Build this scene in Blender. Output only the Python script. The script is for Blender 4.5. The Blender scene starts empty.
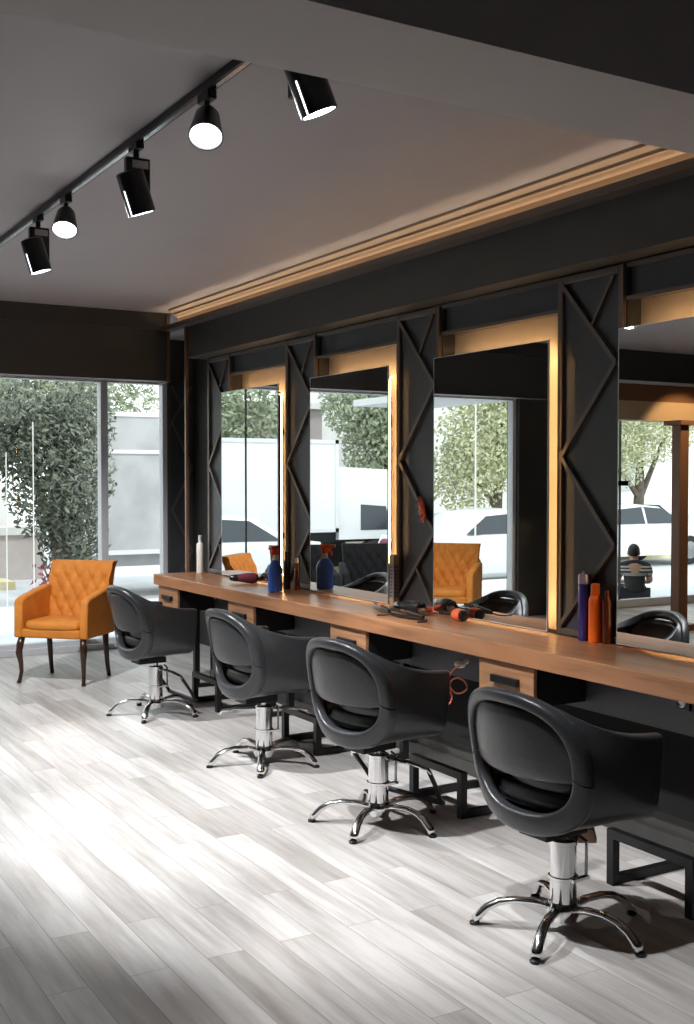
import bpy, bmesh, math, random
from mathutils import Vector, Matrix
PI = math.pi
R = math.radians
random.seed(7)
S = bpy.context.scene
C = S.collection

# ------------------------------------------------------------------ camera, world, exposure
cam = bpy.data.cameras.new('camera'); camo = bpy.data.objects.new('camera', cam); C.objects.link(camo)
cam.sensor_fit = 'VERTICAL'; cam.sensor_height = 36; cam.lens = 39.71; cam.clip_start = .05; cam.clip_end = 300
camo.location = (0, 0, 1.6); camo.rotation_euler = (PI/2-.029, 0, -.531)
S.camera = camo
S.view_settings.view_transform = 'Standard'; S.view_settings.look = 'None'
S.view_settings.exposure = 0.0; S.view_settings.gamma = 1.0; S.view_settings.use_curve_mapping = False
S.cycles.use_denoising = True
S.cycles.max_bounces = 10; S.cycles.diffuse_bounces = 4; S.cycles.glossy_bounces = 5; S.cycles.transparent_max_bounces = 12
S.cycles.sample_clamp_indirect = 6
S.cycles.caustics_reflective = False; S.cycles.caustics_refractive = False

W = bpy.data.worlds.new('sky'); S.world = W; W.use_nodes = True
wn = W.node_tree.nodes; wl = W.node_tree.links
bg = wn['Background']
tc = wn.new('ShaderNodeTexCoord'); sp = wn.new('ShaderNodeSeparateXYZ'); rp = wn.new('ShaderNodeValToRGB')
wl.new(tc.outputs['Generated'], sp.inputs[0]); wl.new(sp.outputs['Z'], rp.inputs[0]); wl.new(rp.outputs[0], bg.inputs[0])
rp.color_ramp.elements[0].position = 0; rp.color_ramp.elements[0].color = (.93, .95, .94, 1)
rp.color_ramp.elements[1].position = .7; rp.color_ramp.elements[1].color = (.86, .93, 1, 1)
bg.inputs[1].default_value = 2.1
sun = bpy.data.lights.new('sun', 'SUN'); sun.energy = 1.6; sun.angle = R(8); sun.color = (1, .96, .9)
suno = bpy.data.objects.new('sun', sun); C.objects.link(suno); suno.rotation_euler = (R(38), R(12), R(8))   # high, from behind the shop towards the street

# ------------------------------------------------------------------ materials
M = {}
def mat(name, col, rough=.5, metal=0., emit=None, estr=0., spec=.5, alpha=1., coat=0.):
    m = bpy.data.materials.new(name); m.use_nodes = True
    b = m.node_tree.nodes['Principled BSDF']
    b.inputs['Base Color'].default_value = (*col, 1); b.inputs['Roughness'].default_value = rough
    b.inputs['Metallic'].default_value = metal; b.inputs['Specular IOR Level'].default_value = spec
    b.inputs['Coat Weight'].default_value = coat
    if emit: b.inputs['Emission Color'].default_value = (*emit, 1); b.inputs['Emission Strength'].default_value = estr
    M[name] = m
    return m
def nodes(m): return m.node_tree.nodes, m.node_tree.links, m.node_tree.nodes['Principled BSDF']
def noisy(name, c1, c2, scale, rough=.5, stretch=(1, 1, 1), detail=4, bump=0., lo=.35, hi=.65, metal=0., spec=.5):
    m = mat(name, c1, rough, metal, spec=spec); n, l, b = nodes(m)
    t = n.new('ShaderNodeTexCoord'); mp = n.new('ShaderNodeMapping'); mp.inputs['Scale'].default_value = stretch
    nz = n.new('ShaderNodeTexNoise'); nz.inputs['Scale'].default_value = scale; nz.inputs['Detail'].default_value = detail
    r = n.new('ShaderNodeValToRGB'); e = r.color_ramp.elements
    e[0].position = lo; e[0].color = (*c1, 1); e[1].position = hi; e[1].color = (*c2, 1)
    l.new(t.outputs['Object'], mp.inputs[0]); l.new(mp.outputs[0], nz.inputs[0]); l.new(nz.outputs[0], r.inputs[0]); l.new(r.outputs[0], b.inputs['Base Color'])
    if bump:
        bp = n.new('ShaderNodeBump'); bp.inputs['Strength'].default_value = bump; bp.inputs['Distance'].default_value = .01
        l.new(nz.outputs[0], bp.inputs['Height']); l.new(bp.outputs[0], b.inputs['Normal'])
    return m

noisy('wall_paint', (.045, .043, .039), (.051, .049, .045), 6, .42)
noisy('panel_paint', (.050, .052, .058), (.058, .060, .067), 5, .40)
noisy('ceiling_paint', (.42, .40, .415), (.43, .41, .425), 3, .6)
noisy('beam_paint', (.52, .50, .50), (.53, .51, .51), 3, .6)
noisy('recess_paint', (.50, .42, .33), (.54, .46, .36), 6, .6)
mat('rail_metal', (.15, .12, .10), .35, .4)
mat('copper_trim', (.24, .15, .10), .35, .6)
mat('cornice_paint', (.36, .27, .19), .45)
mat('brown_panel', (.22, .10, .04), .5)
mat('gold_panel', (.60, .42, .24), .5)
mat('black_metal', (.012, .012, .013), .38, .3)
mat('black_plastic', (.012, .012, .012), .3)
mat('black_fabric', (.016, .016, .017), .8, spec=.25)
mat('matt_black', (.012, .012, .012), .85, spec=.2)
mat('pale_glass', (.5, .53, .55), .3)
mat('chrome', (.78, .78, .79), .10, 1.)
mat('dark_chrome', (.35, .35, .36), .2, 1.)
mat('mirror', (.90, .92, .92), .0, 1.)
mat('led', (1, .7, .4), .5, emit=(1, .60, .27), estr=38)
mat('led_cove', (1, .7, .4), .5, emit=(1, .70, .45), estr=15)
mat('lens', (1, 1, 1), .5, emit=(.93, .95, 1), estr=22)
mat('lens_soft', (1, 1, 1), .5, emit=(.93, .95, 1), estr=2.5)
mat('alu', (.70, .71, .73), .4, .1)
mat('white_plastic', (.8, .8, .78), .35)
mat('cream_bottle', (.86, .84, .76), .4)
mat('blue_liquid', (.055, .17, .68), .25)
mat('red_plastic', (.85, .14, .045), .3)
mat('orange_plastic', (.95, .16, .01), .32)
mat('purple_can', (.055, .045, .27), .28, .2)
mat('lilac_cap', (.42, .36, .52), .35)
mat('bottle_and_reflection', (.10, .02, .01), .2)
mat('clear_cap', (.6, .58, .55), .15)
mat('maroon', (.20, .04, .06), .25)
mat('pinkish', (.36, .15, .17), .3)
mat('tan_label', (.50, .36, .22), .5)
mat('grey_label', (.30, .29, .28), .5)
mat('cord_pink', (.75, .16, .10), .4)
mat('leg_wood', (.045, .018, .010), .3)
mat('brown_plate', (.20, .095, .05), .5)
mat('skin', (.55, .33, .24), .5)
mat('hair', (.02, .015, .012), .6)
mat('trousers', (.03, .032, .04), .8)
noisy('orange_velvet', (.56, .185, .018), (.66, .235, .03), 9, .75, bump=.1)
noisy('black_leather', (.026, .027, .029), (.032, .033, .036), 60, .32, bump=.12)
noisy('concrete', (.55, .54, .52), (.64, .63, .61), 2, .8)
noisy('asphalt', (.55, .55, .56), (.62, .62, .62), 3, .9)
noisy('pavement', (.62, .63, .64), (.72, .72, .72), 2, .8)
noisy('yellow_kerb', (.75, .62, .30), (.8, .72, .5), 6, .8)
noisy('pink_wall', (.42, .37, .35), (.50, .45, .42), 2, .8)
noisy('pale_wall', (.72, .71, .68), (.80, .79, .76), 1, .8)
noisy('mauve_wall', (.33, .28, .29), (.38, .33, .33), 2, .8)
noisy('leaf_dark', (.075, .092, .066), (.19, .215, .155), 3, .6)
noisy('leaf_mid', (.24, .28, .19), (.38, .43, .29), 3, .6)
noisy('leaf_pale', (.42, .46, .30), (.62, .62, .38), 3, .6)
noisy('bark', (.10, .08, .065), (.17, .14, .12), 12, .9)
mat('car_white', (.82, .83, .84), .25, coat=.5)
mat('car_glass', (.05, .06, .07), .08)
mat('tyre', (.02, .02, .02), .8)
noisy('truck_white', (.74, .75, .77), (.80, .81, .83), 1.5, .5)
noisy('truck_grey', (.36, .37, .38), (.46, .47, .48), 1.6, .5, lo=.4, hi=.6)
mat('pole_white', (.75, .75, .72), .5)
mat('flower_red', (.22, .05, .08), .6)

# striped shirt (real stripes across the shoulders)
m = mat('striped_shirt', (.02, .02, .022), .8); n, l, b = nodes(m)
t = n.new('ShaderNodeTexCoord'); s_ = n.new('ShaderNodeSeparateXYZ'); r = n.new('ShaderNodeValToRGB'); r.color_ramp.interpolation = 'CONSTANT'
mr = n.new('ShaderNodeMapRange'); mr.inputs[1].default_value = .38; mr.inputs[2].default_value = .60
l.new(t.outputs['Object'], s_.inputs[0]); l.new(s_.outputs['Z'], mr.inputs[0]); l.new(mr.outputs[0], r.inputs[0]); l.new(r.outputs[0], b.inputs['Base Color'])
dk, wt = (.02, .02, .022, 1), (.6, .6, .6, 1)
e = r.color_ramp.elements; e[0].position = 0; e[0].color = dk; e[1].position = .28; e[1].color = (.35, .35, .35, 1)
for p_, c_ in ((.46, dk), (.56, wt), (.68, dk), (.76, wt), (.86, dk)):
    q = e.new(p_); q.color = c_

# thin glass
g = bpy.data.materials.new('glass'); g.use_nodes = True; M['glass'] = g
n = g.node_tree.nodes; l = g.node_tree.links; n.clear()
o_ = n.new('ShaderNodeOutputMaterial'); tr = n.new('ShaderNodeBsdfTransparent'); gl = n.new('ShaderNodeBsdfGlossy'); mx = n.new('ShaderNodeMixShader'); fr = n.new('ShaderNodeMapRange'); lw_ = n.new('ShaderNodeLayerWeight'); lw_.inputs[0].default_value = .5; pw_ = n.new('ShaderNodeMath'); pw_.operation = 'POWER'; pw_.inputs[1].default_value = 4
gl.inputs['Roughness'].default_value = 0.0; tr.inputs[0].default_value = (.95, .97, .96, 1); fr.inputs[3].default_value = .005; fr.inputs[4].default_value = .7
l.new(lw_.outputs['Facing'], pw_.inputs[0]); l.new(pw_.outputs[0], fr.inputs[0])
l.new(fr.outputs[0], mx.inputs[0]); l.new(tr.outputs[0], mx.inputs[1]); l.new(gl.outputs[0], mx.inputs[2]); l.new(mx.outputs[0], o_.inputs[0])

# laminate floor: planks run along Y
m = mat('laminate', (.5, .5, .5), .33); n, l, b = nodes(m)
t = n.new('ShaderNodeTexCoord'); mp = n.new('ShaderNodeMapping'); mp.inputs['Rotation'].default_value = (0, 0, PI/2)
bk = n.new('ShaderNodeTexBrick'); bk.offset = .37; bk.inputs['Scale'].default_value = 1
bk.inputs['Brick Width'].default_value = 1.15; bk.inputs['Row Height'].default_value = .135; bk.inputs['Mortar Size'].default_value = .0012
bk.inputs['Color1'].default_value = (.43, .405, .38, 1); bk.inputs['Color2'].default_value = (.63, .61, .585, 1); bk.inputs['Mortar'].default_value = (.25, .22, .2, 1)
l.new(t.outputs['Object'], mp.inputs[0]); l.new(mp.outputs[0], bk.inputs[0])
mp2 = n.new('ShaderNodeMapping'); mp2.inputs['Scale'].default_value = (14, 1.1, 1)
nz = n.new('ShaderNodeTexNoise'); nz.inputs['Scale'].default_value = 1.3; nz.inputs['Detail'].default_value = 6; nz.inputs['Roughness'].default_value = .6
l.new(t.outputs['Object'], mp2.inputs[0]); l.new(mp2.outputs[0], nz.inputs[0])
# shift grain per plank
va = n.new('ShaderNodeVectorMath'); va.operation = 'ADD'; l.new(mp2.outputs[0], va.inputs[0])
sc_ = n.new('ShaderNodeVectorMath'); sc_.operation = 'SCALE'; sc_.inputs[3].default_value = 31; l.new(bk.outputs[0], sc_.inputs[0]); l.new(sc_.outputs[0], va.inputs[1]); l.new(va.outputs[0], nz.inputs[0])
r = n.new('ShaderNodeValToRGB'); e = r.color_ramp.elements; e[0].position = .28; e[0].color = (.68, .645, .625, 1); e[1].position = .6; e[1].color = (1.08, 1.08, 1.08, 1)
l.new(nz.outputs[0], r.inputs[0])
mu = n.new('ShaderNodeMix'); mu.data_type = 'RGBA'; mu.blend_type = 'MULTIPLY'; mu.inputs[0].default_value = 1
l.new(bk.outputs[0], mu.inputs[6]); l.new(r.outputs[0], mu.inputs[7]); l.new(mu.outputs[2], b.inputs['Base Color'])

# counter wood
def wood(name, c1, c2, c3, rough, sy=(9, .9, 9)):
    m = mat(name, c1, rough); n, l, b = nodes(m)
    t = n.new('ShaderNodeTexCoord'); mp = n.new('ShaderNodeMapping'); mp.inputs['Scale'].default_value = sy
    nz = n.new('ShaderNodeTexNoise'); nz.inputs['Scale'].default_value = 2.2; nz.inputs['Detail'].default_value = 6; nz.inputs['Distortion'].default_value = .6
    r = n.new('ShaderNodeValToRGB'); e = r.color_ramp.elements; e[0].position = .3; e[0].color = (*c1, 1); e[1].position = .7; e[1].color = (*c3, 1)
    q = e.new(.5); q.color = (*c2, 1)
    l.new(t.outputs['Object'], mp.inputs[0]); l.new(mp.outputs[0], nz.inputs[0]); l.new(nz.outputs[0], r.inputs[0]); l.new(r.outputs[0], b.inputs['Base Color'])
wood('counter_wood', (.20, .092, .045), (.33, .150, .070), (.37, .175, .085), .33)
wood('drawer_wood', (.26, .125, .06), (.36, .18, .09), (.42, .22, .12), .45)

# ------------------------------------------------------------------ helpers
class MB:
    def __init__(s): s.b = bmesh.new()
    def box(s, x0, x1, y0, y1, z0, z1, bev=0.):
        vs = bmesh.ops.create_cube(s.b, size=1)['verts']
        for v in vs: v.co = Vector(((x0+x1)/2+v.co.x*(x1-x0), (y0+y1)/2+v.co.y*(y1-y0), (z0+z1)/2+v.co.z*(z1-z0)))
        if bev:
            es = list({e for v in vs for e in v.link_edges})
            bmesh.ops.bevel(s.b, geom=es, offset=bev, segments=2, affect='EDGES', clamp_overlap=True)
        return s
    def tube(s, pts, r, n=12, flat=1., up=(0, 0, 1), cap=True):
        pts = [Vector(p) for p in pts]; up = Vector(up)
        rs = r if isinstance(r, (list, tuple)) else [r]*len(pts)
        rings = []
        for i, p in enumerate(pts):
            d = (pts[min(i+1, len(pts)-1)]-pts[max(i-1, 0)]).normalized()
            a = d.cross(up)
            if a.length < 1e-3: a = d.cross(Vector((1, 0, 0)))
            a.normalize(); c = a.cross(d).normalized()
            rings.append([s.b.verts.new(p+a*math.cos(2*PI*k/n)*rs[i]+c*math.sin(2*PI*k/n)*rs[i]*flat) for k in range(n)])
        for i in range(len(rings)-1):
            for k in range(n):
                s.b.faces.new((rings[i][k], rings[i][(k+1) % n], rings[i+1][(k+1) % n], rings[i+1][k]))
        if cap:
            s.b.faces.new(rings[0][::-1]); s.b.faces.new(rings[-1])
        return s
    def cyl(s, p, q, r, r2=None, n=20): return s.tube([p, q], [r, r if r2 is None else r2], n)
    def bar(s, p, q, w, h, up=(0, 0, 1)):       # rectangular bar, w sideways, h along up
        p = Vector(p); q = Vector(q); d = (q-p).normalized(); a = d.cross(Vector(up)).normalized()*w/2; c = a.cross(d).normalized()*h/2
        V = [s.b.verts.new(e+i*a+j*c) for e in (p, q) for i, j in ((-1, -1), (1, -1), (1, 1), (-1, 1))]
        for f in ((0, 1, 2, 3), (7, 6, 5, 4), (0, 4, 5, 1), (1, 5, 6, 2), (2, 6, 7, 3), (3, 7, 4, 0)): s.b.faces.new([V[i] for i in f])
        return s
    def lathe(s, prof, c=(0, 0, 0), n=24, axis=None):
        c = Vector(c); ax = Vector(axis or (0, 0, 1)).normalized(); q = Vector((0, 0, 1)).rotation_difference(ax)
        rings = [[s.b.verts.new(c+q @ Vector((r*math.cos(2*PI*k/n), r*math.sin(2*PI*k/n), z))) for k in range(n)] for r, z in prof]
        for i in range(len(rings)-1):
            for k in range(n): s.b.faces.new((rings[i][k], rings[i][(k+1) % n], rings[i+1][(k+1) % n], rings[i+1][k]))
        s.b.faces.new(rings[0][::-1]); s.b.faces.new(rings[-1])
        return s
    def prism(s, poly, a0, a1, axis='Y'):        # poly in the two other axes
        def P(u, v, w): return {'Y': (u, w, v), 'X': (w, u, v), 'Z': (u, v, w)}[axis]
        A = [s.b.verts.new(P(u, v, a0)) for u, v in poly]; B = [s.b.verts.new(P(u, v, a1)) for u, v in poly]
        k = len(poly)
        for i in range(k): s.b.faces.new((A[i], A[(i+1) % k], B[(i+1) % k], B[i]))
        s.b.faces.new(A[::-1]); s.b.faces.new(B)
        return s
    def grid(s, f, nu, nv, closeu=False):
        V = [[s.b.verts.new(f(i/(nu if closeu else nu-1), j/(nv-1))) for j in range(nv)] for i in range(nu)]
        for i in range(nu if closeu else nu-1):
            for j in range(nv-1): s.b.faces.new((V[i][j], V[(i+1) % nu][j], V[(i+1) % nu][j+1], V[i][j+1]))
        return s
    def ell(s, c, rx, ry, rz, n=16):
        vs = bmesh.ops.create_uvsphere(s.b, u_segments=n, v_segments=max(6, n*2//3), radius=1)['verts']
        for v in vs: v.co = Vector((c[0]+v.co.x*rx, c[1]+v.co.y*ry, c[2]+v.co.z*rz))
        return s
    def build(s, name, m, parent=None, smooth=False, loc=None):
        bmesh.ops.recalc_face_normals(s.b, faces=s.b.faces[:])
        me = bpy.data.meshes.new(name); s.b.to_mesh(me); s.b.free()
        for p in (m if isinstance(m, (list, tuple)) else [m]): me.materials.append(M[p])
        if smooth:
            me.polygons.foreach_set('use_smooth', [True]*len(me.polygons))
        o = bpy.data.objects.new(name, me); C.objects.link(o)
        if smooth and smooth != 'all':
            try: me.set_sharp_from_angle(angle=R(38))
            except Exception: pass
        if parent: o.parent = parent
        if loc: o.location = loc
        return o
def empty(name, loc=(0, 0, 0), rz=0.):
    o = bpy.data.objects.new(name, None); C.objects.link(o); o.location = loc; o.rotation_euler = (0, 0, rz); o.empty_display_size = .1
    return o
def tag(o, label, cat, group=None, kind=None):
    o['label'] = label; o['category'] = cat
    if group: o['group'] = group
    if kind: o['kind'] = kind
    return o
def struct(o, label=None):
    o['kind'] = 'structure'
    if label: o['label'] = label
    return o
def copy_tree(o, parent=None):
    c = o.copy(); C.objects.link(c)
    if parent is not None: c.parent = parent
    for ch in [x for x in C.objects if x.parent == o]: copy_tree(ch, c)
    return c
def bevel(o, w, seg=2):
    md = o.modifiers.new('bevel', 'BEVEL'); md.width = w; md.segments = seg; md.limit_method = 'ANGLE'; return o
def subsurf(o, lv=2):
    md = o.modifiers.new('sub', 'SUBSURF'); md.levels = min(lv, 1); md.render_levels = lv; return o
def sstep(a, b, x):
    t = max(0, min(1, (x-a)/(b-a))); return t*t*(3-2*t)

# ------------------------------------------------------------------ room shell
XW = 3.70      # back wall of the mirror recesses
XP = 3.60      # front of the panels
YB = 10.33     # shop front
ZC = 2.95
XL = -6.0; YR = -2.5
struct(MB().box(XL-.2, 6.2, YR-.2, YB+.12, -.12, 0).build('floor', 'laminate'), 'pale grey laminate plank floor')
struct(MB().box(XL-.2, 6.2, YR-.2, YB+.12, ZC, ZC+.12).build('ceiling', 'ceiling_paint'), 'dark grey painted ceiling')
w = MB()
w.box(XW, XW+.15, YR, 8.42, 0, ZC)
w.box(XP+.06, XW, 8.36, 8.42, 0, 2.56)
w.box(3.66, XW, YR, 8.42, 0, .84)
struct(w.build('wall_right', 'wall_paint'), 'dark grey wall carrying the mirrors')
# lit recess backs: only the wall between the panels behind each mirror
struct(MB().box(3.45, XW, YR, 8.42, 2.56, ZC).build('wall_bulkhead', 'wall_paint'), 'dark boxed-out band of wall above the mirrors')
struct(MB().box(4.32, 4.45, 8.42, YB, 0, ZC).box(XW+.15, 4.45, 8.32, 8.42, 0, ZC).build('wall_niche', 'wall_paint'), 'dark side wall of the niche by the shop front')
struct(MB().box(XL-.15, XL, YR, YB, 0, ZC).build('wall_left', 'wall_paint'), 'dark left wall')
struct(MB().box(XL, XW, YR-.15, YR, 0, ZC).build('wall_rear', 'wall_paint'), 'dark rear wall')
# shop front: piers and head
WH = 2.56
f = MB(); f.box(XL, 4.32, YB, YB+.15, WH, ZC); f.box(4.05, 4.32, YB-.02, YB+.15, 0, WH); f.box(-2.75, -1.28, YB-.05, YB+.17, 0, WH); f.box(XL, -5.6, YB, YB+.15, 0, WH)
struct(f.build('wall_front', 'wall_paint'), 'dark shop front wall with a broad pier between the windows')
# header bulkhead hanging in front of the window
h = MB().box(-1.15, 3.425, 8.72, 8.86, 2.40, ZC).box(-1.15, 3.43, 8.705, 8.72, 2.81, 2.835)
struct(h.build('wall_header', 'wall_paint'), 'dark dropped header in front of the window')
struct(MB().box(3.41, 3.436, 8.70, 8.88, 2.39, ZC).build('trim_1', 'copper_trim'), 'copper coloured edge trim of the header')
struct(MB().box(XL, -1.15, 8.70, 8.86, 2.42, 2.60).build('trim_2', 'brown_panel'), 'brown header panel over the entrance')
struct(MB().box(XL, -1.15, 8.68, 8.88, 2.22, 2.42).build('trim_3', 'gold_panel'), 'pale gold header board over the entrance')
struct(MB().box(XL, -1.15, 8.66, 8.88, 2.60, 2.63).build('trim_4', 'alu'), 'thin pale metal strip along the entrance header')
struct(MB().box(XL, -1.15, 8.70, 8.86, 2.63, ZC).build('wall_transom', 'wall_paint'), 'dark wall above the entrance header')
# beam near the camera
struct(MB().box(XL, 3.45, 2.187, 2.583, 2.64, ZC).build('ceiling_beam', 'beam_paint'), 'grey dropped beam across the ceiling')
struct(MB().box(3.425, 3.45, 8.345, 8.37, .86, 2.86).build('trim_5', 'copper_trim'), 'slim copper coloured corner trim')
# cornice along the bulkhead
prof = [(3.45, 2.835), (3.438, 2.835), (3.438, 2.85), (3.425, 2.855), (3.425, 2.885), (3.41, 2.893), (3.40, 2.905), (3.385, 2.908), (3.385, 2.922), (3.365, 2.93), (3.345, 2.936), (3.345, 2.95), (3.45, 2.95)]
co = MB().prism(prof, 2.583, 8.50, 'Y').build('trim_6', 'cornice_paint'); struct(co, 'stepped tan cornice lit by warm strip light')
# warm strip lights that wash the cornice: slim aluminium-backed diffuser lying on the bulkhead trim
# skirting
struct(MB().box(3.64, 3.66, YR, 8.36, 0, .07).build('baseboard_right', 'wall_paint'))

# ---- windows
def frame_window(name, x0, x1, mull, label):
    o = MB()
    o.box(x0, x1, YB, YB+.10, 0, .10); o.box(x0, x1, YB, YB+.1, WH-.05, WH)
    o.box(x0, x0+.05, YB, YB+.1, .1, WH-.05); o.box(x1-.05, x1, YB, YB+.1, .1, WH-.05)
    for a in mull: o.box(a-.035, a+.035, YB-.01, YB+.1, .1, WH-.05)
    fr = struct(o.build(name, 'alu'), label)
    bevel(fr, .006)
    MB().box(x0+.04, x1-.04, YB+.045, YB+.055, .09, WH-.04).build('pane', 'glass', fr)
    return fr
w1 = frame_window('window_1', -1.28, 4.05, [3.418], 'tall shop window with silver mullions')
MB().box(2.152, 2.164, YB+.038, YB+.06, .1, WH-.05).build('glass_joint', 'black_plastic', w1)
w2 = frame_window('window_2', -5.6, -2.75, [-4.9], 'glazed entrance beside the pier')
j = MB().box(-2.96, -2.95, YB+.03, YB+.065, .1, WH-.05).build('glass_joint', 'black_plastic', w2)
MB().box(-3.06, -2.90, YB+.01, YB+.08, 1.52, 1.58).build('patch_clamp', 'black_metal', w2)
# sill
struct(MB().box(-1.28, 4.05, YB-.06, YB+.0, 0, .055).build('trim_7', 'alu'), 'silver threshold under the window')
# brown post by the entrance
p = MB().box(-2.13, -2.0, 8.5, 8.62, 0, 2.17).box(-2.19, -1.94, 8.44, 8.68, 2.17, 2.22).box(-2.19, -1.86, 8.40, 8.7, 0, .07)
tag(bevel(p.build('wooden_post', 'brown_plate'), .005), 'brown wooden post under the gold entrance header, seen in the nearest mirror', 'post')

# ---- mirror stations, spaced 1.41 m
PIT_ = 1.41
mirr0 = 2.74   # near edge of mirror 4
# recess backs and head rails
st_names = ['nearest', 'third from the window', 'second from the window', 'closest to the window']
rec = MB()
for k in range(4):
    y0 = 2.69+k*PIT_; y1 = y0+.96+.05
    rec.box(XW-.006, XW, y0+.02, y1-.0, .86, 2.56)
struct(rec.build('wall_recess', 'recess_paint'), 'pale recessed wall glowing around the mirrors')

def make_mirror():
    root = empty('wall_mirror', (3.533, 0, .878))
    MB().box(0, .008, 0, .94, 0, 1.378).build('mirror_glass', 'mirror', root)
    MB().box(-.0008, .0085, -.0035, 0, 0, 1.378).box(-.0008, .0085, .94, .9435, 0, 1.378).box(-.0008, .0085, -.0035, .9435, 1.378, 1.3815).box(-.0008, .0085, -.0035, .9435, -.0035, 0).build('edge_frame', 'alu', root)
    MB().box(.0095, .022, .05, .89, .05, 1.328).build('backing_board', 'black_plastic', root)
    for z in (.3, 1.04): MB().box(.022, .155, .2, .74, z, z+.04).build('wall_bracket', 'black_metal', root)
    for a in ((.10, .84, 1.318, 1.328), (.10, .84, .048, .056), (.118, .126, .07, 1.31), (.814, .822, .07, 1.31)):
        st_ = MB().box(.086, .0935, *a).build('led_strip', 'led', root)
        MB().box(.022, .0855, *a).build('strip_carrier', 'black_metal', st_)
    return root
mir = make_mirror()
mlab = ['tall backlit mirror nearest the camera, cut by the right edge of the photo', 'tall backlit mirror reflecting an armchair and parked white cars, second from right',
        'tall backlit mirror reflecting the blue spray bottle and a white truck', 'tall backlit mirror closest to the shop window, narrowest in view']
for k in range(4):
    o = mir if k == 0 else copy_tree(mir)
    o.location.y = mirr0+k*PIT_-.01; tag(o, mlab[k], 'mirror', 'backlit wall mirrors above the counter')

# panel above each mirror with two rails
def make_head():
    root = empty('header_panel', (XP, 0, 2.40))
    MB().box(.03, .094, 0, .96, 0, .155).build('board', 'panel_paint', root)
    MB().box(.0, .03, 0, .96, -.01, .008).box(.0, .03, 0, .96, .135, .155).build('rail', 'rail_metal', root)
    return root
hp = make_head()
for k in range(4):
    o = hp if k == 0 else copy_tree(hp)
    o.location.y = 2.735+k*PIT_
    tag(o, 'dark railed panel above the '+['nearest mirror at the right edge', 'mirror that reflects the parked cars', 'mirror that reflects the white truck', 'mirror closest to the shop window'][k], 'panel', 'railed panels over the mirrors')

def make_pil():
    root = empty('wall_panel', (XP, 0, .862))
    MB().box(.012, .098, 0, .45, 0, 1.697).build('board', 'panel_paint', root)
    f = MB().box(-.006, .012, .006, .04, 0, 1.69).box(-.006, .012, .41, .444, 0, 1.69).box(-.006, .012, .04, .41, 1.655, 1.69).box(-.006, .012, .04, .41, 0, .03)
    bevel(f.build('frame', 'rail_metal', root), .004)
    f2 = MB().box(-.011, -.006, .006, .014, 0, 1.69).build('edge_bead', 'copper_trim', root)
    z = MB()
    pts = [(.415, 1.655), (.055, 1.262), (.415, .845), (.055, .440), (.41, .05)]
    for a, c in zip(pts, pts[1:]): z.bar((.002, a[0], a[1]), (.002, c[0], c[1]), .022, .024, (1, 0, 0))
    z.bar((.003, .075, 1.65), (.003, .215, 1.44), .014, .018, (1, 0, 0)); z.bar((.003, .24, .24), (.003, .075, .03), .018, .02, (1, 0, 0))
    z.build('zigzag_moulding', 'rail_metal', root)
    return root
pil = make_pil()
plab = ['dark wall panel with zigzag moulding behind the orange and purple cans', 'dark zigzag wall panel with the red clip hanging on its moulding',
        'dark zigzag wall panel behind the glass bottles, between the two mirrors nearest the window', 'dark zigzag wall panel behind the white bottle at the far end of the counter']
for k in range(4):
    o = pil if k == 0 else copy_tree(pil)
    o.location.y = 3.70+k*PIT_-(0.06 if k == 3 else 0); tag(o, plab[k], 'panel', 'zigzag wall panels between the mirrors')
# panel on the shop-front pier
q = MB().box(4.06, 4.3, YB-.036, YB-.0205, 0, 2.5).build('shopfront_panel', 'panel_paint')
zz = MB()
pp = [(4.29, 2.5), (4.08, 2.15), (4.29, 1.72), (4.08, 1.30), (4.29, .9), (4.08, .5)]
for a, c in zip(pp, pp[1:]): zz.bar((a[0], YB-.035, a[1]), (c[0], YB-.035, c[1]), .022, .024, (0, 1, 0))
zz.bar((4.08, YB-.035, 2.5), (4.17, YB-.035, 2.32), .018, .02, (0, 1, 0))
zz.build('zigzag_moulding', 'rail_metal', q)
tag(q, 'narrow dark zigzag panel on the pier right of the shop window', 'panel')

# ---- counter
cm = MB().box(3.165, 3.585, 2.0, 8.385, .778, .86).build('worktop', 'counter_wood'); bevel(cm, .004)
tag(cm, 'long brown wooden worktop running under all the mirrors', 'worktop')
tag(MB().box(3.50, 3.64, 2.0, 8.32, .56, .776).build('cable_panel', 'panel_paint'), 'dark grey apron panel fixed beneath the wooden worktop', 'panel')

tag(MB().box(3.615, 3.658, 2.0, 8.30, .165, .555).build('worktop_shade', 'matt_black'), 'black sheet painting the shade low on the wall beneath the worktop', 'panel')  # black sheet stands in for the shade the worktop casts on the wall

def make_drawer():
    root = empty('drawer_unit', (3.20, 0, .60))
    MB().box(.012, .29, 0, .40, 0, .177).build('carcass', 'black_metal', root)
    d = bevel(MB().box(-.008, .012, .004, .396, .004, .170).build('drawer_front', 'drawer_wood', root), .003)
    bevel(MB().box(-.030, -.008, .10, .29, .075, .11).build('handle', 'black_metal', d), .004)
    return root
dr = make_drawer()
dlab = ['wooden drawer box with black handle behind the front salon chair', 'wooden drawer box with black handle above the back of the second salon chair',
        'wooden drawer box with black handle below the blue spray bottle', 'wooden drawer box at the far left end of the worktop']
for k in range(4):
    o = dr if k == 0 else copy_tree(dr)
    o.location.y = 3.82+k*PIT_-(.10 if k == 3 else 0); tag(o, dlab[k], 'drawer', 'wooden drawers under the worktop')
def make_leg():
    root = empty('counter_support', (3.36, 0, 0))
    MB().box(0, .04, 0, .04, .0, .60).build('post', 'black_metal', root)
    MB().box(.16, .20, 0, .04, .0, .56).build('post', 'black_metal', root)
    MB().box(.04, .16, 0, .04, 0, .03).build('foot_rail', 'black_metal', root)
    return root
lg = make_leg()
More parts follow.
